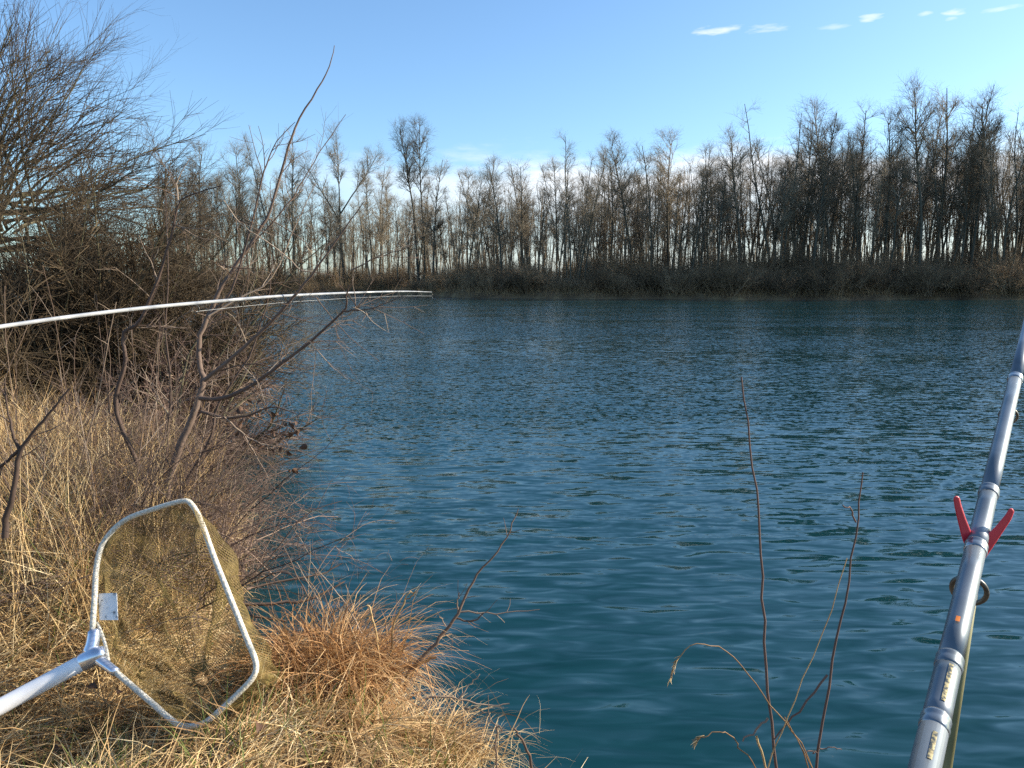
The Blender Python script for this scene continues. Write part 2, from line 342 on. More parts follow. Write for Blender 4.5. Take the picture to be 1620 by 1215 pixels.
while px < 1800:
    right = px > 1180
    mid = 700 < px <= 1180
    top = np.interp(px, [250, 450, 560, 720, 850, 1000, 1180, 1300, 1450, 1620, 1800], [280, 285, 300, 300, 285, 270, 255, 225, 215, 205, 200])
    kind = rng.choice(['narrow', 'pole', 'bushy', 'clump', 'domed'], p=[.26, .34, .10, .12, .18])
    plant_tree(kind, px+rng.normal(0, 4), rng.uniform(2, 24), top+rng.normal(5, 22))
    px += rng.uniform(3, 9) if right else rng.uniform(4, 10)
# the depth of the wood behind the countable trees reads as one mass
wd_ = Tubes(); n = 950; pxs = rng.uniform(230, 1820, n); dy = rng.uniform(9, 34, n)
xx = (pxs-CX)/F; Yd = np.full(n, 60.0)
for _ in range(6): Yd = far_y(xx*Yd)+dy
hh = np.interp(pxs, [250, 560, 800, 1180, 1400, 1820], [9.5, 9.5, 9.5, 11, 13, 14])*rng.uniform(.75, 1.1, n)
P = grow(np.stack([xx*Yd, Yd, far_z(dy)-.05], -1), np.stack([rng.normal(0, .05, n), rng.normal(0, .05, n), np.ones(n)], -1), hh, 5, .04); R = taper(rng.uniform(.045, .10, n), 6, .25); wd_.add(P, R, 3)
B, RB = spawn(P, R, 11, .3, 1, 38, 12, lambda t: 1.5-.5*t, 3, .14, (0, 0, .5), .02, .5); wd_.add(B, RB)
S, RS = spawn(B, RB, 3, .2, 1, 44, 16, lambda t: .9+0*t, 1, .18, (0, 0, .15), .01, .6); wd_.add(S, RS)
me = wd_.build('woodland')
stuff('woodland', me, M_crown, 'mass of thin bare stems filling the depth of the far bank wood', 'woodland')
# undergrowth on the far bank
def thicket_mesh(seed):
    global rng
    keep = rng; rng = np.random.default_rng(seed); t = Tubes()
    n = 46; a = rng.uniform(0, 6.28, n); s = np.stack([rng.normal(0, .55, n), rng.normal(0, .4, n), np.full(n, -.1)], -1)
    D = np.stack([np.cos(a)*.5, np.sin(a)*.4, np.ones(n)], -1)
    P = grow(s, D, rng.uniform(1.6, 3.2, n), 5, .13, (0, 0, -.15)); R = taper(np.full(n, .022), 6); t.add(P, R)
    B, RB = spawn(P, R, 7, .15, 1, 38, 14, lambda t_: .95-.35*t_, 3, .15, (0, 0, .2), .014, .5); t.add(B, RB)
    S, RS = spawn(B, RB, 6, .1, 1, 40, 16, lambda t_: .5+0*t_, 2, .18, (0, 0, .1), .011, .6); t.add(S, RS)
    me = t.build('twigs'); me.materials.append(M_thicket); rng = keep; return me
TH = [thicket_mesh(300+i) for i in range(5)]
px = 240.0
while px < 1780:
    for dy, sc_ in ((rng.uniform(.7, 2.6), rng.uniform(.4, 1.05)), (rng.uniform(3.5, 9), rng.uniform(.7, 1.5))):
        p2 = px+rng.normal(0, 7); x = (p2-CX)/F; Yd = 60.0
        for _ in range(6): Yd = far_y(x*Yd)+dy
        if 470 < p2 < 590 and dy < 3: continue
        boost = 1.0 if p2 > 950 else .8
        t = part('bare_bush', TH[int(rng.integers(5))], None); t.location = (x*Yd, Yd, float(far_z(dy))-.05); t.rotation_euler[2] = rng.uniform(0, 6.28)
        s = sc_*boost; t.scale = (s*1.15, s*1.15, s)
        tag(t, 'low twiggy brown bush in the undergrowth along the far shore', 'bush', 'undergrowth bushes along the far shore')
    px += rng.uniform(11, 19)
def ribbons(base, D, Ln, wd, nseg, bend, trop=-.5, wig=.06):
    """grass blades: curved tapering strips; returns V, F, tint"""
    P = grow(base, D, Ln, nseg, wig, (0, 0, trop)); M = len(P)
    side = nrm(np.cross(nrm(D), rng.normal(size=D.shape))); ww = np.asarray(wd)[:, None]*np.linspace(1, .12, nseg+1)[None]
    V = np.stack([P-side[:, None]*ww[..., None]*.5, P+side[:, None]*ww[..., None]*.5], 2)
    idx = np.arange(M*(nseg+1)*2).reshape(M, nseg+1, 2)
    q = np.stack([idx[:, :-1, 0], idx[:, :-1, 1], idx[:, 1:, 1], idx[:, 1:, 0]], -1).reshape(-1, 4)
    return V.reshape(-1, 3), q, np.repeat(np.clip(rng.normal(.62, .27, M), 0, 1), (nseg+1)*2)
def rib_obj(name, rib, mt, base=(0, 0, 0)): return mesh(name, rib[0]-np.asarray(base), [rib[1]], rib[2])
n = 18000; x = rng.uniform(-66, 74, n); keepm = (x > -45)
dy = np.abs(rng.normal(.2, .9, n)); y = far_y(x)+dy
h = rng.uniform(.4, 1.0, n)*np.where((x > -31) & (x < -14), 1.7, rng.uniform(.3, 1.3, n))
stuff('reed_fringe', rib_obj('reed_fringe', ribbons(np.stack([x, y, far_z(dy)-.03], -1), np.stack([rng.normal(0, .25, n), rng.normal(0, .25, n), np.ones(n)], -1), h, np.full(n, .022), 3, 0, -.25), M_reed), M_reed,
      'fringe of dry tan reeds and grass along the far shore', 'reeds')
# ------------------------------------------------------------------ left bank: spreading tree and dense bush
tb = np.array([-9.0, 12.2, .35])*K; tb[2] = .3
t = thing('spreading_tree', 'wide-spreading bare tree leaning over the water behind the dense bush', 'tree', tb)
T_ = Tubes(); C_ = Tubes(); LIM = Tubes()
P = grow(np.array([tb-[0, 0, .2]]), np.array([[.12, -.05, 1]]), [2.5], 6, .05); R = taper([.16], 7, .6); T_.add(P, R, 8)
rng = np.random.default_rng(5); nl = 58; elv = 2.1*rng.random(nl)**1.35; azs = rng.uniform(-1.2, 1.2, nl)
S = P[0, -1]+np.stack([rng.uniform(-.3, 1.5, nl), rng.uniform(-.6, .6, nl), rng.uniform(-1.2, -.1, nl)], -1)*.6
D = np.stack([np.cos(azs)*np.cos(elv), np.sin(azs)*np.cos(elv)*.8, np.sin(elv)], -1)
bk = rng.random(nl) < .2; D[bk, 0] *= -1          # the crown is a whole one
Bm = grow(S, D, rng.uniform(1.5, 2.1, nl)*(1+.35*np.sin(np.clip(elv, 0, 3))), 10, .1, (.25, 0, -.02)); RB = taper(rng.uniform(.010, .028, nl), 11, .14); LIM.add(Bm, RB, 6)
S2, R2 = spawn(Bm, RB, 10, .25, .98, 26, 9, lambda t_: .85*(1.1-.4*t_), 6, .1, (.12, 0, .06), .006, .35); C_.add(S2, R2, 3)
S3, R3 = spawn(S2, R2, 9, .1, 1, 34, 12, lambda t_: .42*(1.15-.5*t_), 3, .12, (.05, 0, .1), .0029, .6); C_.add(S3, R3, 3)
part('trunk', T_.build('trunk', tb), M_limb, t); part('limbs', LIM.build('limbs', tb), M_limb, t); part('crown', C_.build('crown', tb), M_bush, t)
def dome_bush(c, n, rx, hz, label, lean=(0, 0, 0), k2=18, k3=9, name='dense_bush', mt=None):
    c = np.asarray(c, float); t = thing(name, label, 'bush', c); st, tw = Tubes(), Tubes()
    a = rng.uniform(0, 6.28, n); r = np.sqrt(rng.random(n)); el_ = np.radians(rng.uniform(8, 88, n))
    S = c+np.stack([rng.normal(0, .35, n)*rx/2, rng.normal(0, .35, n)*rx/2, np.full(n, -.1)], -1)
    D = np.stack([np.cos(a)*np.cos(el_), np.sin(a)*np.cos(el_), np.sin(el_)], -1)+np.asarray(lean)
    ln = np.where(el_ > .8, hz, rx*1.15)*rng.uniform(.7, 1.08, n)
    P = grow(S, D, ln, 7, .1, (0, 0, -.12)); P[..., 2] = np.maximum(P[..., 2], .05); R = taper(rng.uniform(.012, .024, n), 8, .2); st.add(P, R, 4)
    S2, R2 = spawn(P, R, k2, .12, 1, 38, 14, lambda t_: rx*.42*(1.1-.5*t_), 4, .13, (0, 0, .02), .008, .4); S2[..., 2] = np.maximum(S2[..., 2], .04); tw.add(S2, R2)
    S3, R3 = spawn(S2, R2, k3, .1, 1, 42, 16, lambda t_: rx*.15*(1.2-.5*t_), 1, .18, (0, 0, 0), .0068, .6); S3[..., 2] = np.maximum(S3[..., 2], .03); tw.add(S3, R3)
    part('stems', st.build('stems', c), M_limb, t); part('twigs', tw.build('twigs', c), mt or M_bush, t); return t
dome_bush((-5.7*K, 9.9*K, .12), 115, 1.9, 2.5, 'dense rounded olive-brown leafless bush rising from the water edge', (.12, -.05, 0), 24, 12)
dome_bush((-8.6*K, 8.9*K, .25), 80, 1.7, 2.5, 'dense leafless bush on the bank left of the rounded one', (.1, 0, 0), 20, 10)
dome_bush((-3.9*K, 8.6*K, .05), 34, 1.0, 1.5, 'low tangled brown bush trailing into the water behind bare shrub', (.1, 0, 0), 14, 7, mt=M_cane)
# ------------------------------------------------------------------ dry grass on the near bank
def land_points(n, x0, x1, y0, y1, dmin=.05):
    out = []
    while sum(map(len, out)) < n:
        p = np.stack([rng.uniform(x0, x1, n), rng.uniform(y0, y1, n)], -1); p = p[shore_d(p[:, 0], p[:, 1]) > dmin]; out.append(p)
    p = np.concatenate(out)[:n]; return np.stack([p[:, 0], p[:, 1], bankz(p[:, 0], p[:, 1])-.01], -1)
Vs, Fs, Ts, off_ = [], [], [], 0
def addrib(r):
    global off_
    Vs.append(r[0]); Fs.append(r[1]+off_); Ts.append(r[2]); off_ += len(r[0])
def field(n, box, lo, hi, wd, up, trop, dmin=.04, wig=.12):
    b_ = land_points(n, *box, dmin); a = rng.uniform(0, 6.28, n)
    D = np.stack([np.cos(a), np.sin(a), rng.uniform(*up, n)], -1)
    addrib(ribbons(b_, D, rng.uniform(lo, hi, n), rng.uniform(*wd, n), 4, 0, trop, wig))
field(36000, (-2.6, .1, 1.3, 3.0), .10, .28, (.002, .0048), (.05, .8), -.75, wig=.2)          # matted straw near the camera
field(32000, (-3.6, -.9, 2.0, 5.2), .10, .3, (.0025, .006), (.02, .9), -.75, wig=.3)          # lodged straw up the slope
field(5000, (-3.4, -1.3, 2.3, 4.6), .3, .6, (.0022, .0045), (1.2, 4), -.5, wig=.16)
field(2000, (.4, 3.0, .5, 1.35), .05, .14, (.002, .0045), (.2, 1.0), -.6)
field(9000, (-9, -2.5, 3.5, 9), .3, .6, (.004, .008), (.6, 3), -.5, wig=.2)
stuff('dry_grass', mesh('dry_grass', np.concatenate(Vs), [np.concatenate(Fs)], np.concatenate(Ts)), M_straw, 'matted straw-coloured dead grass covering the near bank', 'grass')
Vs, Fs, Ts, off_ = [], [], [], 0
field(900, (-2.2, .1, 1.5, 2.1), .07, .2, (.0025, .005), (.8, 3), -.4)
field(500, (-2.6, -1.2, 2.2, 3.6), .12, .3, (.0025, .005), (1, 4), -.4)
stuff('green_grass', mesh('green_grass', np.concatenate(Vs), [np.concatenate(Fs)], np.concatenate(Ts)), M_green, 'sparse fresh green blades among the dead grass', 'grass')
# ------------------------------------------------------------------ bare shrub traced on the near bank
def trace(pts, Y0, Y1=None, n=None):
    Y1 = Y0 if Y1 is None else Y1; yy = np.linspace(Y0, Y1, len(pts))
    return smoothline([atY(p[0], p[1], y) for p, y in zip(pts, yy)], n or len(pts)*3)
def tw_tube(T, pts, Y0, Y1, r0, r1, sides=5, jit=.0016):
    P = trace(pts, Y0, Y1); P[1:-1] += rng.normal(0, jit, P[1:-1].shape); R = np.linspace(r0, r1, len(P)); T.add(P, R, sides); return P[None], R[None]
YS = 3.4
sb = atY(266, 790, YS); sb[2] = float(bankz(sb[0:1], sb[1:2])[0])
shrub = thing('bare_shrub', 'slender leafless shrub with long arching whips at the water edge', 'shrub', sb)
TRUNKS = [([(262, 800), (266, 761), (283, 710), (304, 661), (315, 627), (323, 599), (315, 575), (316, 533), (332, 495), (346, 461), (370, 425), (407, 370), (432, 322), (453, 243), (471, 193), (500, 144), (521, 107), (529, 72)], 0, .25, .019, .0016),
          ([(323, 602), (377, 558), (418, 520), (463, 471), (496, 431), (541, 369), (575, 320)], 0, -.15, .010, .002),
          ([(316, 630), (353, 630), (398, 609), (442, 578), (491, 540), (543, 492), (549, 463), (557, 442)], 0, -.25, .011, .0018),
          ([(543, 492), (570, 491), (598, 485), (640, 466)], -.2, -.3, .004, .0014),
          ([(537, 501), (548, 499), (565, 487), (586, 467)], -.2, -.22, .003, .002),
          ([(555, 428), (595, 408), (630, 397), (658, 385)], -.2, -.25, .003, .0014),
          ([(490, 540), (520, 575), (550, 600)], -.2, -.2, .0022, .001), ([(500, 470), (540, 520), (600, 572)], -.1, -.1, .0022, .001),
          ([(318, 651), (356, 661), (390, 658), (432, 644), (470, 655)], 0, -.15, .008, .002),
          ([(240, 800), (220, 740), (183, 644), (199, 578), (195, 530), (221, 509), (242, 461), (255, 428), (272, 370), (284, 321), (313, 305), (350, 294)], .1, .1, .013, .0022),
          ([(284, 322), (280, 290), (300, 250)], .1, .1, .004, .0013), ([(276, 355), (300, 362), (345, 360)], .1, 0, .003, .0015),
          ([(354, 317), (388, 360), (436, 391), (473, 425), (493, 430)], .05, .05, .002, .003), ([(425, 346), (459, 366), (504, 400)], .1, .1, .003, .0015),
          ([(343, 417), (370, 424), (399, 425)], .05, .05, .003, .002), ([(330, 500), (370, 450), (408, 309), (422, 258), (436, 227), (467, 193)], .1, .15, .006, .0014),
          ([(395, 392), (450, 330), (480, 285), (510, 235), (547, 181)], .1, .2, .004, .0012), ([(330, 500), (380, 470), (430, 440), (470, 350), (500, 290)], 0, .2, .005, .0012),
          ([(250, 800), (262, 720), (270, 620), (262, 520), (266, 430), (262, 300)], .2, .3, .007, .0016), ([(275, 790), (330, 700), (345, 640), (395, 560), (425, 470), (432, 400)], .15, .2, .009, .0016),
          ([(355, 660), (390, 690), (430, 705), (495, 700)], -.05, -.1, .004, .0012), ([(335, 590), (400, 575), (450, 590), (490, 588)], 0, -.1, .004, .0012)]
TW = Tubes(); PP = []
for pts, a, b_, r0, r1 in TRUNKS:
    T = Tubes(); P, R = tw_tube(T, pts, YS+a, YS+b_, r0, r1, 6)
    part('stem' if r0 > .008 else 'branch', T.build('stem', sb), M_stem if r0 > .005 else M_twig, shrub)
    k = max(3, int(len(pts)*1.3))
    S2, R2 = spawn(P, R, k, .15, .8, 42, 14, lambda t: .30-.16*t, 5, .12, (0, 0, .1), .0028, .4); TW.add(S2, R2, 3)
    S3, R3 = spawn(S2, R2, 3, .2, 1, 45, 14, lambda t: .09+0*t, 3, .15, (0, 0, .1), .0014, .5); TW.add(S3, R3, 3)
part('twigs', TW.build('twigs', sb), M_twig, shrub)
def leaf_mesh(seed):
    r = np.random.default_rng(seed); n, k = 5, 4; V = []
    for i in range(n+1):
        t = i/n; wv = .42*math.sin(math.pi*min(t*.93+.05, 1))**.8
        for j in range(k+1):
            u = j/k*2-1; V.append((u*wv, t-.0, .22*math.sin(t*2.6)+.28*u*u*wv+r.normal(0, .035)))
    V = np.array(V); idx = np.arange(len(V)).reshape(n+1, k+1)
    q = np.stack([idx[:-1, :-1], idx[:-1, 1:], idx[1:, 1:], idx[1:, :-1]], -1).reshape(-1, 4); me = mesh('leaf', V, [q]); me.materials.append(M_leaf); return me
LM = [leaf_mesh(i) for i in range(4)]
for i in range(34):
    u = rng.random(); px, py = 375+100*u+rng.normal(0, 14), 625+50*u+abs(rng.normal(0, 34))-8
    o = part('leaf', LM[i % 4], None, shrub); p = atY(px, py, YS-.12+rng.normal(0, .06))-sb
    o.location = p; s = rng.uniform(.02, .045); o.scale = (s*.7, s, s); o.rotation_euler = (rng.uniform(-2.2, -.8), rng.normal(0, .6), rng.uniform(0, 6.28))
# dark dead branch standing in the grass at the left
db = atY(8, 835, 2.35); db[2] = float(bankz(db[0:1], db[1:2])[0]); T = Tubes(); t = thing('dead_branch', 'dark forked dead branch standing upright in the straw on the slope', 'branch', db)
for pts, r0, r1 in (([(8, 850), (10, 817), (24, 768), (31, 717), (48, 690), (73, 660), (110, 615)], .012, .003), ([(31, 712), (21, 690), (12, 650), (8, 600)], .006, .002), ([(30, 712), (5, 735), (-40, 770)], .006, .003)):
    T = Tubes(); P, R = tw_tube(T, pts, 2.35, 2.35, r0, r1, 6); S2, R2 = spawn(P, R, 5, .2, .95, 45, 12, lambda t: .14+0*t, 4, .12, (0, 0, .1), .0025, .4); T.add(S2, R2, 3)
    part('stem' if r0 > .01 else 'fork', T.build('stem', db), M_stem, t)
# brambles
def bramble(c, n, ln, label, mt=None, up=(.25, 1.6), group='brambles tangled along the near shore', lean=(0, 0, 0)):
    c = np.array([c[0]*K, c[1]*K, 0.0]); c[2] = max(float(bankz(c[0:1], c[1:2])[0]), 0)-.01; t = thing('bramble', label, 'bramble', c, group); T, W = Tubes(), Tubes()
    a = rng.uniform(0, 6.28, n); S = c+np.stack([rng.normal(0, .16, n), rng.normal(0, .16, n), np.full(n, -.03)], -1)
    P = grow(S, np.stack([np.cos(a), np.sin(a), rng.uniform(*up, n)], -1)+np.asarray(lean), rng.uniform(.5, 1, n)*ln, 9, .11, (0, 0, -1.0)); P[..., 2] = np.maximum(P[..., 2], .02); R = taper(rng.uniform(.002, .0042, n), 10, .3); T.add(P, R, 4)
    S2, R2 = spawn(P, R, 8, .1, .97, 50, 16, lambda t_: .24*ln*(1.1-.4*t_), 4, .17, (0, 0, -.15), .0022, .5); W.add(S2, R2)
    S3, R3 = spawn(S2, R2, 4, .1, 1, 50, 18, lambda t_: .1*ln+0*t_, 2, .2, (0, 0, 0), .0014, .6); W.add(S3, R3)
    part('canes', T.build('canes', c), mt or M_cane, t); part('twigs', W.build('twigs', c), mt or M_cane, t)
BL = 'tangled leafless bramble with thin reddish canes in the shore grass'
for c in ((-1.75, 4.1), (-1.95, 4.8), (-2.3, 5.4), (-2.75, 6.2), (-3.4, 6.5), (-2.6, 4.7), (-3.1, 5.4), (-2.2, 4.2), (-3.9, 7.0), (-2.0, 5.6), (-1.8, 4.5)): bramble((c[0]-.12, c[1]), 26, .72, BL)
for c in ((-1.85, 4.4), (-2.15, 4.9), (-2.5, 5.2), (-2.45, 5.9), (-3.0, 6.0), (-2.9, 4.9), (-3.4, 5.8), (-2.1, 5.2), (-1.75, 3.85), (-2.0, 4.0)): bramble((c[0]-.22, c[1]), 30, .92, 'dense dark tangle of leafless thorny canes round the foot of bare shrub', up=(.5, 2.4), group='dark cane tangles round the bare shrub', mt=M_stem)
bramble((-1.6, 3.4), 13, .62, 'low red-tinged bramble reaching over the water behind the landing net', up=(.1, .9), group=None, lean=(.7, .3, 0))
# upright dry weed stalks
n = 64; pts = land_points(400, -3.6, -1.35, 2.7, 5.0, .02); pts = pts[np.argsort(rng.random(400))][:n]
for p in pts:
    T = Tubes(); P = grow(np.array([p-[0, 0, .03]]), np.array([[rng.normal(0, .14), rng.normal(0, .14), 1]]), [rng.uniform(.55, 1.25)], 7, .05); R = taper([rng.uniform(.0022, .004)], 8, .4); T.add(P, R, 4)
    S2, R2 = spawn(P, R, 7, .35, 1, 42, 12, lambda t: .14+0*t, 3, .12, (0, 0, .15), .0016, .5); T.add(S2, R2)
    o = part('weed_stalk', T.build('weed_stalk', p), M_twig); o.location = p; tag(o, 'upright dry weed stalk in the shore grass by the bare shrub', 'weed', 'dry weed stalks by the bare shrub')
# ------------------------------------------------------------------ sedge tussock and the sticks round it
YT = 2.28
c = np.array([-.60, 2.24, 0]); c[2] = float(bankz(c[0:1], c[1:2])[0])-.02
tus = thing('sedge_tussock', 'rusty-brown drooping sedge tussock at the edge of the bank', 'grass clump', c)
n = 3400; a = rng.uniform(0, 6.28, n); base = c+np.stack([rng.normal(0, .10, n), rng.normal(0, .07, n), np.zeros(n)], -1)
r = ribbons(base, np.stack([np.cos(a)*.75-.12, np.sin(a)*.6, rng.uniform(.7, 1.8, n)], -1), rng.uniform(.16, .46, n), rng.uniform(.002, .0065, n), 7, 0, -2.1, .13)
part('blades', rib_obj('blades', r, M_sedge, c), M_sedge, tus)
c2 = np.array([-.30, 2.16, 0]); c2[2] = float(bankz(c2[0:1], c2[1:2])[0])-.02
tus2 = thing('sedge_tussock', 'paler broken sedge tussock right of the rusty one, nearer the bank tip', 'grass clump', c2)
n = 1500; a = rng.uniform(0, 6.28, n); base = c2+np.stack([rng.normal(0, .10, n), rng.normal(0, .07, n), np.zeros(n)], -1)
r = ribbons(base, np.stack([np.cos(a)*.8, np.sin(a)*.7, rng.uniform(.4, 1.7, n)], -1), rng.uniform(.14, .32, n), rng.uniform(.002, .005, n), 6, 0, -1.7, .1)
part('blades', rib_obj('blades', r, M_sedge, c2), M_straw, tus2)
def sticks(name, label, cat, lines, mt, twn=0, group=None):
    b0 = atY(*lines[0][0][0], lines[0][1]); t = thing(name, label, cat, b0, group)
    for i, (pts, Y0, Y1, r0, r1) in enumerate(lines):
        T = Tubes(); P, R = tw_tube(T, pts, Y0, Y1, r0, r1, 5, .002)
        if twn: S2, R2 = spawn(P, R, twn, .15, .9, 48, 12, lambda t_: .05+0*t_, 3, .12, (0, 0, .1), .0014, .5); T.add(S2, R2)
        part('stem' if i == 0 else 'side_twig', T.build('stem', b0), mt, t)
    return t
sticks('bare_branch', 'slim bare branch rising from the tussock out over the water', 'branch',
       [([(640, 1090), (648, 1063), (677, 1031), (702, 1002), (725, 970), (738, 941), (759, 905), (792, 866), (810, 830), (820, 805)], 2.2, 2.35, .0075, .0013),
        ([(729, 968), (784, 970), (854, 964)], 2.29, 2.29, .0028, .001), ([(722, 978), (745, 983), (765, 970)], 2.29, 2.27, .0032, .002), ([(725, 970), (724, 950), (727, 937)], 2.29, 2.29, .003, .001),
        ([(702, 1002), (714, 1012), (727, 1022)], 2.27, 2.27, .002, .0008), ([(705, 990), (696, 975), (691, 968)], 2.27, 2.27, .002, .0008)], M_twig, 3)
sticks('dead_twig', 'pale crooked twig lying low over the water beside the bank tip', 'twig',
       [([(672, 1105), (690, 1102), (727, 1106), (774, 1116), (806, 1113)], 2.1, 2.1, .0035, .0018), ([(727, 1106), (742, 1086), (759, 1066)], 2.1, 2.1, .003, .0014), ([(735, 1122), (752, 1120), (770, 1128)], 2.1, 2.1, .0026, .0014)], M_twig)
sticks('dead_twig', 'curled dry stem at the outermost tip of the bank', 'twig', [([(786, 1215), (784, 1188), (786, 1152), (775, 1138), (772, 1099)], 1.95, 2.0, .003, .001), ([(786, 1152), (792, 1150), (795, 1160)], 1.97, 1.97, .002, .001)], M_twig)
sticks('dead_twig', 'short pale stick leaning at the bank tip', 'twig', [([(846, 1240), (838, 1200), (826, 1172), (813, 1152)], 1.85, 1.85, .0045, .0025)], M_twig)
sticks('dry_stalk', 'tall pale stalk leaning left behind the rusty tussock', 'weed', [([(528, 1050), (520, 1022), (488, 945), (448, 864)], 2.3, 2.4, .004, .0014), ([(540, 1040), (515, 975), (470, 890)], 2.3, 2.4, .0025, .001)], M_twig, 4)
sticks('dry_stalk', 'thin pale stalk leaning left from the middle of rusty tussock', 'weed', [([(590, 1040), (565, 985), (530, 935), (492, 889)], 2.3, 2.4, .0028, .001), ([(575, 1030), (540, 970), (500, 900)], 2.3, 2.4, .002, .001)], M_twig, 3)
sticks('dry_stalk', 'bent-topped reed stalk with a folded leaf behind the tussock', 'weed', [([(602, 1060), (600, 1035), (594, 1002), (587, 968), (581, 958)], 2.25, 2.28, .004, .003), ([(588, 972), (570, 980), (555, 986)], 2.26, 2.26, .0032, .0012)], M_straw)
sticks('dry_stalk', 'broken pale stalk with ragged forked top beside the slim branch', 'weed', [([(614, 1065), (617, 1035), (623, 992), (635, 962), (646, 940), (656, 937)], 2.25, 2.28, .0045, .002), ([(640, 952), (652, 944), (657, 935)], 2.28, 2.28, .002, .001)], M_straw, 3)
sticks('driftwood_stick', 'pale bent stick jutting over the water behind the landing net', 'stick', [([(390, 932), (411, 926), (475, 914), (512, 907), (541, 891)], 2.45, 2.55, .005, .002), ([(520, 903), (526, 892), (528, 888)], 2.52, 2.52, .002, .001)], M_twig, 2)
sticks('driftwood_stick', 'dark wet stick jutting over the water below the pale one', 'stick', [([(385, 956), (463, 953), (488, 948), (525, 932), (545, 920)], 2.4, 2.5, .006, .003)], M_stem, 2)
sticks('driftwood_stick', 'short straight bleached stick low behind the landing net rim', 'stick', [([(388, 972), (420, 978), (453, 983)], 2.4, 2.4, .004, .003)], M_twig)
sticks('driftwood_stick', 'orange-brown snapped stick at the right of the tussock', 'stick', [([(610, 1062), (635, 1055), (662, 1050), (690, 1040)], 2.2, 2.22, .007, .004)], M_sedge)
# water weed tips breaking the surface
for i, (px, py) in enumerate(((560, 912), (588, 884), (622, 893), (640, 880))):
    p = atZ(px, py, 0); n = 6; T = Tubes(); P = grow(p+np.stack([rng.normal(0, .035, n), rng.normal(0, .04, n), np.full(n, -.03)], -1), np.stack([rng.normal(0, .8, n), rng.normal(0, .6, n), np.ones(n)], -1), rng.uniform(.06, .16, n), 6, .1, (0, 0, -1.4)); T.add(P, taper(np.full(n, .0014), 7, .5))
    o = part('water_weed', T.build('water_weed', p), M_twig); o.location = p; tag(o, 'sprig of pale weed tips poking out of the open water by the tussock', 'weed', 'weed sprigs breaking the surface')
# ------------------------------------------------------------------ dry stalks at the right foreground
YW = 1.72
g1 = [(1230, 1300), (1228, 1215)]
sticks('dry_stalk', 'tall upright dark stalk standing alone over the water, taller of two', 'weed', [([(1250, 1330), (1228, 1215), (1212, 1066), (1206, 946), (1202, 831), (1189, 716), (1173, 596)], YW, YW+.05, .0042, .0018), ([(1215, 1136), (1195, 1155), (1175, 1173)], YW, YW, .003, .0022)], M_cane, 0)
sticks('dry_stalk', 'tall dark stalk leaning right over the water, shorter of two', 'weed', [([(1278, 1330), (1291, 1215), (1317, 1050), (1338, 946), (1356, 831), (1365, 747)], YW, YW+.05, .004, .0016), ([(1309, 1068), (1265, 1123), (1225, 1170)], YW, YW, .003, .002), ([(1354, 826), (1346, 806), (1333, 799)], YW+.03, YW, .0022, .0014), ([(1297, 1184), (1316, 1184), (1332, 1186)], YW, YW, .0016, .001), ([(1293, 1192), (1284, 1188), (1276, 1190)], YW, YW, .002, .0012)], M_cane, 0)
gc = [[(1300, 1330), (1286, 1215), (1249, 1149), (1212, 1103), (1171, 1053), (1134, 1024), (1097, 1020), (1071, 1045), (1060, 1076)], [(1215, 1330), (1197, 1215), (1171, 1186), (1155, 1163), (1139, 1157), (1115, 1163), (1102, 1172)], [(1190, 1330), (1218, 1207), (1244, 1134), (1291, 1024), (1340, 883)]]
gl = ['dry grass stem arching left with a drooping seed head', 'short dry grass stem arching low over the dark water', 'faint straight brown grass stem between the two tall stalks']
for pts, lb in zip(gc, gl):
    t = sticks('grass_stem', lb, 'grass', [(pts, YW-.02, YW-.05, .0017, .0011)], M_straw)
    if lb.startswith('faint'): continue
    P = trace(pts, YW-.02, YW-.05)[None]; S2, R2 = spawn(P, np.full(P.shape[:2], .002), 26, .84, 1, 18, 8, lambda q_: .02+0*q_, 2, .1, (0, 0, -.1), .0013, .3); b0 = np.array(t.location)
    part('seed_head', Tubes().add(S2, R2).build('seed_head', b0), M_straw, t)
sticks('grass_stem', 'short stubby stems crossing at the foot of the two tall stalks', 'grass', [([(1300, 1300), (1270, 1190), (1241, 1134)], YW-.02, YW-.02, .0018, .0012), ([(1240, 1300), (1212, 1215), (1197, 1165)], YW-.02, YW-.02, .0024, .003), ([(1310, 1300), (1287, 1215), (1250, 1150)], YW-.03, YW-.03, .0016, .001)], M_straw)
# ------------------------------------------------------------------ fallen leaves
pts = land_points(600, -2.1, -.1, 1.55, 2.3, .1); lp = [atZ(62, 1195, .33), atZ(262, 1183, .33), atZ(80, 1150, .33)]
for i in range(16):
    p = lp[i] if i < 3 else pts[i]; p = np.array(p); p[2] = float(bankz(p[0:1], p[1:2])[0])+.07
    o = part('fallen_leaf', LM[i % 4], None); o.location = p; s = rng.uniform(.03, .05); o.scale = (s*.7, s, s); o.rotation_euler = (rng.normal(0, .5), rng.normal(0, .5), rng.uniform(0, 6.28))
    tag(o, 'curled brown dead leaf lying on the matted straw', 'leaf', 'dead leaves on the straw')
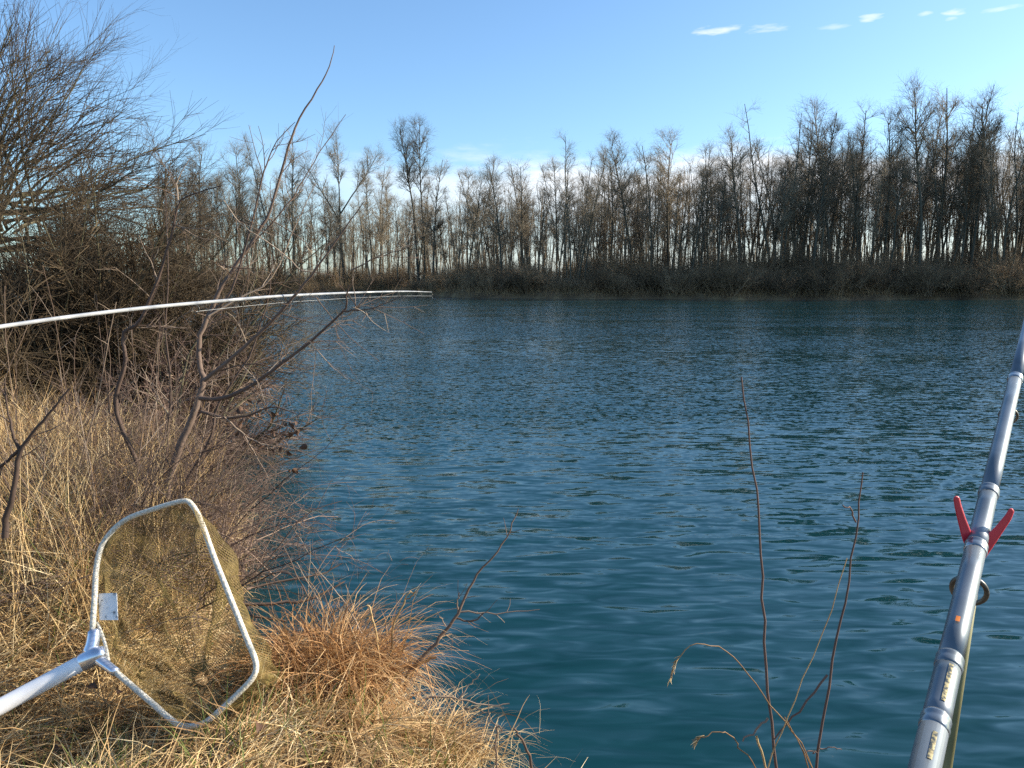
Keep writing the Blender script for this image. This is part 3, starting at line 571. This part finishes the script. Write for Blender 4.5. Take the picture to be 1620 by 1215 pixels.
# ------------------------------------------------------------------ landing net
M_alu = mat('brushed_alu', [(.76, .76, .76), (.84, .84, .83)], 30, rough=.3, metal=0, attr=False, spec=.5)
M_joint = mat('joint_metal', [(.5, .54, .62), (.72, .75, .8)], 20, rough=.22, metal=.8, attr=False, spec=.5)
M_rim = mat('corded_rim', [(.40, .36, .27), (.72, .68, .58)], 160, rough=.55, metal=.1, attr=False, bump=.3)
M_net = mat('net_cord', [(.12, .085, .025), (.27, .195, .065)], 40, rough=.7, attr=False, trans=.15)
M_tag = mat('printed_tag', [(.12, .12, .13), (.72, .71, .68), (.8, .79, .77), (.8, .79, .77)], 55, rough=.6, attr=False)
M_ink = mat('black_ink', [(.02, .02, .02), (.04, .04, .04)], 9, attr=False)
G = atZ(310, 1150, .36); up = nrm(np.array([0, .5, .87])); nn = np.cross([1, 0, 0], up)
rot = math.radians(-12); nn = np.array([nn[0]*math.cos(rot)-nn[1]*math.sin(rot), nn[0]*math.sin(rot)+nn[1]*math.cos(rot), nn[2]]); nn = nrm(nn)
def onp(px, py, o=0.0): d = ray(px, py); return C0+d*(((G-C0)@nn+o)/(d@nn))
rim_px = [(146, 1000), (150, 940), (153, 895), (164, 858), (196, 824), (245, 805), (288, 793), (303, 798), (318, 825), (338, 880), (362, 940), (388, 1005), (404, 1045), (403, 1066), (388, 1086), (350, 1122), (318, 1146), (282, 1146), (240, 1112), (205, 1082), (172, 1054)]
rim = smoothline([onp(*p) for p in rim_px], 90); nb = onp(150, 1040)
net = thing('landing_net', 'landing net with silver rim and olive mesh lying on the bank', 'landing net', nb)
mpx = np.linalg.norm(onp(250, 950)-C0)/F
part('rim', Tubes().add(rim, np.full(len(rim), 3.9*mpx), 10).build('rim', nb, True), M_rim, net)
part('handle', Tubes().add(smoothline([onp(138, 1044), onp(0, 1118)*.97+C0*.03, C0+(onp(-170, 1208)-C0)*.9], 8), np.linspace(11, 11, 8)*mpx, 20).build('handle', nb, True), M_alu, net)
hd = nrm(onp(0, 1118)*.97+C0*.03-onp(138, 1044))
J = Tubes(); J.add(smoothline([onp(126, 1050), onp(150, 1038), onp(166, 1030)], 8), np.array([11.5, 12.5, 12.8, 12.5, 12, 11, 9.5, 7])*mpx, 18)
jo = part('joint', J.build('joint', nb, True), M_joint, net)
part('socket', Tubes().add(smoothline([onp(140, 1036), onp(146, 1020), onp(149, 1000), onp(149, 998)], 8), np.array([9.5, 9.5, 9.2, 9, 8.8, 8.5, 8, 6])*mpx, 14).build('socket', nb, True), M_joint, net)
part('socket', Tubes().add(smoothline([onp(155, 1042), onp(168, 1052), onp(184, 1064)], 8), np.linspace(7.5, 6, 8)*mpx, 14).build('socket', nb, True), M_joint, net)
# bag
nu, nv = 230, 74
loop = smoothline([onp(*p) for p in rim_px+[(155, 1030)]]+[onp(*rim_px[0])], nu+1)[:-1]
cen = loop.mean(0); v = np.linspace(0, 1, nv)
s_ = np.interp(v, [0, .3, .45, 1], [1, .95, .84, .06]); dep = np.interp(v, [0, .12, .4, .7, 1], [0, .05, .15, .20, .19])
u = np.arange(nu)/nu*2*math.pi
Q = cen+(loop-cen)[:, None]*s_[None, :, None]
back = -nn if nn[1] < 0 else nn
rightv = np.array([1, .15, -.1]); bul = .5+.5*np.cos(u-2*math.pi*.47)
Q = Q+back*dep[None, :, None]*.62+rightv*(np.interp(v, [0, .3, .6, 1], [0, .03, .03, .02])[None]*(.35+.65*bul[:, None]))[..., None]
Q[..., 2] -= np.interp(v, [0, .5, 1], [0, .06, .2])[None]
env = (np.sin(np.pi*np.clip(v*1.05, 0, 1))**.7)[None]
fold = .024*np.sin(5*u[:, None]+6*v[None]+.5)+.02*np.sin(11*u[:, None]-7*v[None]+2)+.012*np.sin(17*u[:, None]+15*v[None])+.014*np.sin(3*u[:, None]+12*v[None])
Q = Q+back*(fold*env)[..., None]*1.3+rightv*(.012*np.sin(7*u[:, None]-9*v[None]+1)*env)[..., None]
uu = np.arange(nu)/nu; wf = np.exp(-((uu-.365)/.03)**2)[:, None]*np.where(v < .2, np.sin(np.pi*np.clip(v, 0, .2)/.2), 0)[None]      # the bag folds over the rim here
outw = nrm(loop-cen)[:, None]
Q = Q+(outw*.02-back*.09)*wf[..., None]
gz = bankz(Q[..., 0], Q[..., 1]); Q[..., 2] = np.maximum(Q[..., 2], gz+.06+.03*np.sin(9*Q[..., 0]/.1)*np.sin(7*Q[..., 1]/.1))
tu = nrm(np.roll(Q, -1, 0)-np.roll(Q, 1, 0)); tv = nrm(np.gradient(Q, axis=1)); cw = .00088
Va = np.stack([Q-tv*cw, Q+tv*cw], 2); Vb = np.stack([Q-tu*cw, Q+tu*cw], 2)
ia = np.arange(nu*nv*2).reshape(nu, nv, 2); ja = np.roll(ia, -1, 0); ib = ia+nu*nv*2
fa = np.stack([ia[..., 0], ja[..., 0], ja[..., 1], ia[..., 1]], -1)[:, ::1].reshape(-1, 4)
fb = np.stack([ib[:, :-1, 0], ib[:, :-1, 1], ib[:, 1:, 1], ib[:, 1:, 0]], -1)
kk = np.ones((nu, nv-1), bool); kk[1::2, 52:] = False; fb = fb[kk]            # stitches decrease towards the bottom
bagm = mesh('net_bag', np.concatenate([Va.reshape(-1, 3), Vb.reshape(-1, 3)])-nb, [fa, fb])
part('net_bag', bagm, M_net, net)
part('rim_cord', Tubes().add(smoothline([onp(153, 985, -.012), onp(160, 1000, -.012), onp(168, 1025, -.012), onp(172, 1048, -.01)], 10), np.full(10, 2.2*mpx), 6).build('rim_cord', nb), M_rim, net)
tq = [onp(156, 939, -.014), onp(185, 938, -.012), onp(187, 981, -.016), onp(158, 981, -.014)]
tV = np.array(tq+[p-back*.0012 for p in tq]); tf = np.array([[0, 1, 2, 3], [7, 6, 5, 4], [0, 4, 5, 1], [1, 5, 6, 2], [2, 6, 7, 3], [3, 7, 4, 0]])
tg = part('tag', mesh('tag', tV-nb, [tf], smooth=False), M_tag, net)
iq = np.array([onp(177, 944, -.0165), onp(181, 944, -.0165), onp(181.5, 953, -.0175), onp(177.5, 953, -.0175)]); iq2 = np.array([onp(170, 944, -.0165), onp(177, 944, -.0165), onp(177, 946.5, -.0165), onp(170, 946.5, -.0165)])
part('print', mesh('print', np.vstack([iq, iq2])-nb, [np.array([[0, 1, 2, 3], [4, 5, 6, 7]])], smooth=False), M_ink, tg)
# ------------------------------------------------------------------ right-hand rod in its red rest
M_rod = mat('rod_lacquer', [(.10, .125, .14), (.21, .235, .26)], 14, rough=.38, metal=.5, attr=False, spec=.6)
M_collar = mat('rod_collar', [(.10, .12, .13), (.45, .48, .5)], 30, rough=.25, metal=.7, attr=False)
M_ring = mat('guide_ring', [(.05, .05, .045), (.16, .15, .12)], 40, rough=.4, metal=.5, attr=False)
M_red = mat('red_plastic', [(.50, .018, .03), (.62, .03, .045)], 30, rough=.38, attr=False, spec=.5)
M_stick = mat('bank_stick', [(.12, .115, .05), (.24, .22, .10)], 14, rough=.45, metal=.2, attr=False)
M_gold = mat('gold_print', [(.05, .06, .06), (.10, .11, .10), (.45, .36, .17), (.62, .52, .3)], 330, rough=.35, metal=.3, attr=False)
M_orange = mat('orange_mark', [(.6, .14, .02), (.75, .22, .04)], 50, attr=False)
M_line = mat('fishing_line', [(.55, .57, .55), (.75, .77, .75)], 9, rough=.3, attr=False)
A = atD(1463, 1215, .57); B = atD(1621, 535, 1.32); ax = nrm(B-A)
def rod_at(py):                            # point on the rod axis that shows at picture row py
    lo, hi = 0.0, 1.6
    for _ in range(40):
        mid_ = (lo+hi)/2; p = A+ax*mid_-C0; fwd = p[1]*math.cos(PITCH)-p[2]*math.sin(PITCH); upv = p[1]*math.sin(PITCH)+p[2]*math.cos(PITCH)
        y = CY-F*upv/fwd
        if y > py: lo = mid_
        else: hi = mid_
    return lo
def rod_r(s): return np.interp(s, [-.6, 0, .35, .9, 1.6, 5.2], [.0125, .0108, .0104, .0098, .0082, .0012])
rb = A-ax*.55; rod = thing('fishing_rod', 'silver-grey telescopic fishing rod resting on the red rod rest', 'fishing rod', rb)
cuts = [-.55, rod_at(1146), rod_at(1050), rod_at(868), rod_at(780), rod_at(600), 1.5, 2.4, 3.4, 4.5, 5.2]
for i in range(len(cuts)-1):
    ss = np.linspace(cuts[i], cuts[i+1], 5); drop = -.012*np.maximum(ss-1, 0)**2
    part('section', Tubes().add(A+ax*ss[:, None]+np.array([0, 0, 1])*drop[:, None], rod_r(ss)-.0002*i, 24).build('section', rb, True), M_rod, rod)
    if 0 < i < len(cuts)-1:
        s0 = cuts[i]; sa = s0+np.array([-.008, -.006, -.003, 0, .0025, .005, .0055, .008]); rr = rod_r(s0)+np.array([0, .0004, .0008, .0001, .0001, .0007, .0007, 0])
        part('collar', Tubes().add(A+ax*sa[:, None]+np.array([0, 0, 1])*(-.012*np.maximum(sa-1, 0)**2)[:, None], rr, 24).build('collar', rb, True), M_collar if i % 2 else M_rod, rod)
side = nrm(np.cross(ax, [0, 0, 1])); dn = nrm(np.cross(ax, side)); dn = dn if dn[2] < 0 else -dn
def ring(s, rad, th, dist, name='guide', n=28):
    c = A+ax*s+dn*dist-np.array([0, 0, 1])*.012*max(s-1, 0)**2; a = np.linspace(0, 2*math.pi, n+1); P = c+rad*(np.cos(a)[:, None]*side+np.sin(a)[:, None]*dn); g = part(name, Tubes().add(P, np.full(n+1, th), 8).build(name, rb), M_ring, rod)
    f = Tubes()
    for sg in (-1, 1): f.add(np.array([A+ax*(s+.02*sg)+dn*rod_r(s)*.8, A+ax*(s+.008*sg)+dn*(dist-rad*.9), A+ax*s+dn*(dist-rad)]), np.full(3, th*.8), 6)
    part('foot', f.build('foot', rb), M_ring, g); return c
lp1 = ring(rod_at(906), .0155, .0026, .021); ring(rod_at(640), .011, .002, .0175); ring(rod_at(520), .009, .0018, .016)
for s in (2.2, 3.0, 3.7, 4.3, 4.8): ring(s, .007, .0012, .012)
def sleeve(y0, y1, a0, a1, mt, name, lift=.0004):
    ss = np.linspace(rod_at(y0), rod_at(y1), 8); vw = nrm(C0-A); e1 = nrm(vw-(vw@ax)*ax); e2 = np.cross(ax, e1); aa = np.linspace(a0, a1, 6)
    V = A+ax*ss[:, None, None]+(rod_r(ss)+lift)[:, None, None]*(np.cos(aa)[None, :, None]*e1+np.sin(aa)[None, :, None]*e2); idx = np.arange(48).reshape(8, 6)
    q = np.stack([idx[:-1, :-1], idx[:-1, 1:], idx[1:, 1:], idx[1:, :-1]], -1).reshape(-1, 4); part(name, mesh(name, V.reshape(-1, 3)-rb, [q]), mt, rod)
sleeve(1122, 1064, .02, .34, M_gold, 'gold_print'); sleeve(1215, 1172, -.02, .3, M_gold, 'gold_print'); sleeve(999, 991, -.25, .05, M_orange, 'orange_mark', .0012)
part('line', Tubes().add(np.array([A-ax*.5+dn*.05, lp1+dn*.012, A+ax*rod_at(640)+dn*.026, A+ax*2.2+dn*.02]), np.full(4, .0005), 5).build('line', rb), M_line, rod)
# rest
dr = 0
p_ = A+ax*rod_at(862)-C0; dV = p_[1]*math.cos(PITCH)-p_[2]*math.sin(PITCH)+.012
def prism(px, th, name, base):
    f = np.array([atD(x, y, dV-th/2) for x, y in px]); g = np.array([atD(x, y, dV+th/2) for x, y in px]); n = len(px)
    V = np.vstack([f, g])-base; me = bpy.data.meshes.new(name)
    me.from_pydata(V.tolist(), [], [list(range(n))[::-1], list(range(n, 2*n))]+[[i, (i+1) % n, n+(i+1) % n, n+i] for i in range(n)]); me.update(); return me
v0 = atD(1545, 892, dV); v1 = atD(1497, 1215, dV-.02); sd = nrm(v1-v0); bot = v0+sd*((.25-v0[2])/sd[2])
rest = thing('rod_rest', 'red forked rod rest on an olive metal bank stick', 'rod rest', bot)
horn_l = [(1508, 787), (1512, 784), (1518, 786), (1521, 799), (1528, 820), (1536, 840), (1541, 856), (1536, 880), (1529, 870), (1522, 852), (1515, 824), (1510, 802)]
horn_r = [(1597, 804), (1602, 804), (1605, 809), (1600, 822), (1584, 846), (1568, 870), (1556, 887), (1549, 884), (1548, 866), (1558, 848), (1574, 834), (1590, 815)]
base_ = [(1530, 868), (1541, 854), (1550, 866), (1556, 884), (1551, 900), (1540, 900)]
for nm, ol, th in (('horn', horn_l, .008), ('horn', horn_r, .0082), ('cradle', base_, .012)):
    o = part(nm, prism(ol, th, nm, bot), M_red, rest); bv = o.modifiers.new('bevel', 'BEVEL'); bv.width = .002; bv.segments = 3
part('pole', Tubes().add(np.array([v0+sd*t_ for t_ in np.linspace(.004, np.linalg.norm(bot-v0)+.03, 8)]), np.linspace(.0052, .0062, 8), 14).build('pole', bot, True), M_stick, rest)
# ------------------------------------------------------------------ left-hand rod
M_rod2 = mat('pale_rod', [(.26, .27, .28), (.50, .50, .48)], 12, rough=.4, metal=.3, attr=False, spec=.5)
lpx = [(-420, 590), (-200, 549), (0, 517), (120, 500), (240, 486), (350, 476), (450, 468), (560, 463), (640, 461), (683, 462)]
ld = [.85, 1.1, 1.4, 1.75, 2.2, 2.75, 3.3, 4.1, 4.8, 5.3]
P = smoothline([atD(*p, d) for p, d in zip(lpx, ld)], 40); wpx = np.interp(np.linspace(0, 1, 40), [0, .22, .6, .85, 1], [4.6, 3.5, 2.5, 1.3, .4]); dd = np.interp(np.linspace(0, 9, 40), range(10), ld)
R = np.minimum(wpx*dd/F, .0098); rod2 = thing('fishing_rod', 'long pale fishing rod reaching far over the water past the bare shrub', 'fishing rod', P[0])
for a_, b_ in ((0, 12), (12, 22), (22, 31), (31, 40)):
    b2 = min(b_+1, 40); part('section', Tubes().add(P[a_:b2], R[a_:b2]*np.linspace(1, .97, b2-a_), 14).build('section', P[0], True), M_rod2, rod2)
LN = []
for i in (20, 23, 26, 30, 34, 37, 39):
    c_ = P[i]+np.array([0, 0, -.02]); t_ = nrm(P[i]-P[i-1]); s1 = nrm(np.cross(t_, [0, 0, 1])); u1 = np.cross(s1, t_); a = np.linspace(0, 6.2832, 17); rr = .012 if i < 30 else .007
    g = part('guide', Tubes().add(c_+rr*(np.cos(a)[:, None]*s1+np.sin(a)[:, None]*u1), np.full(17, .0014), 6).build('guide', P[0]), M_ring, rod2)
    part('foot', Tubes().add(np.array([P[i], c_+u1*rr]), np.full(2, .0014), 6).build('foot', P[0]), M_ring, g); LN.append(c_)
part('line', Tubes().add(np.array([c_-[0, 0, .008] for c_ in LN]+[P[-1]+[.01, 0, -.045]]), np.full(len(LN)+1, .0004), 5).build('line', P[0]), M_line, rod2)
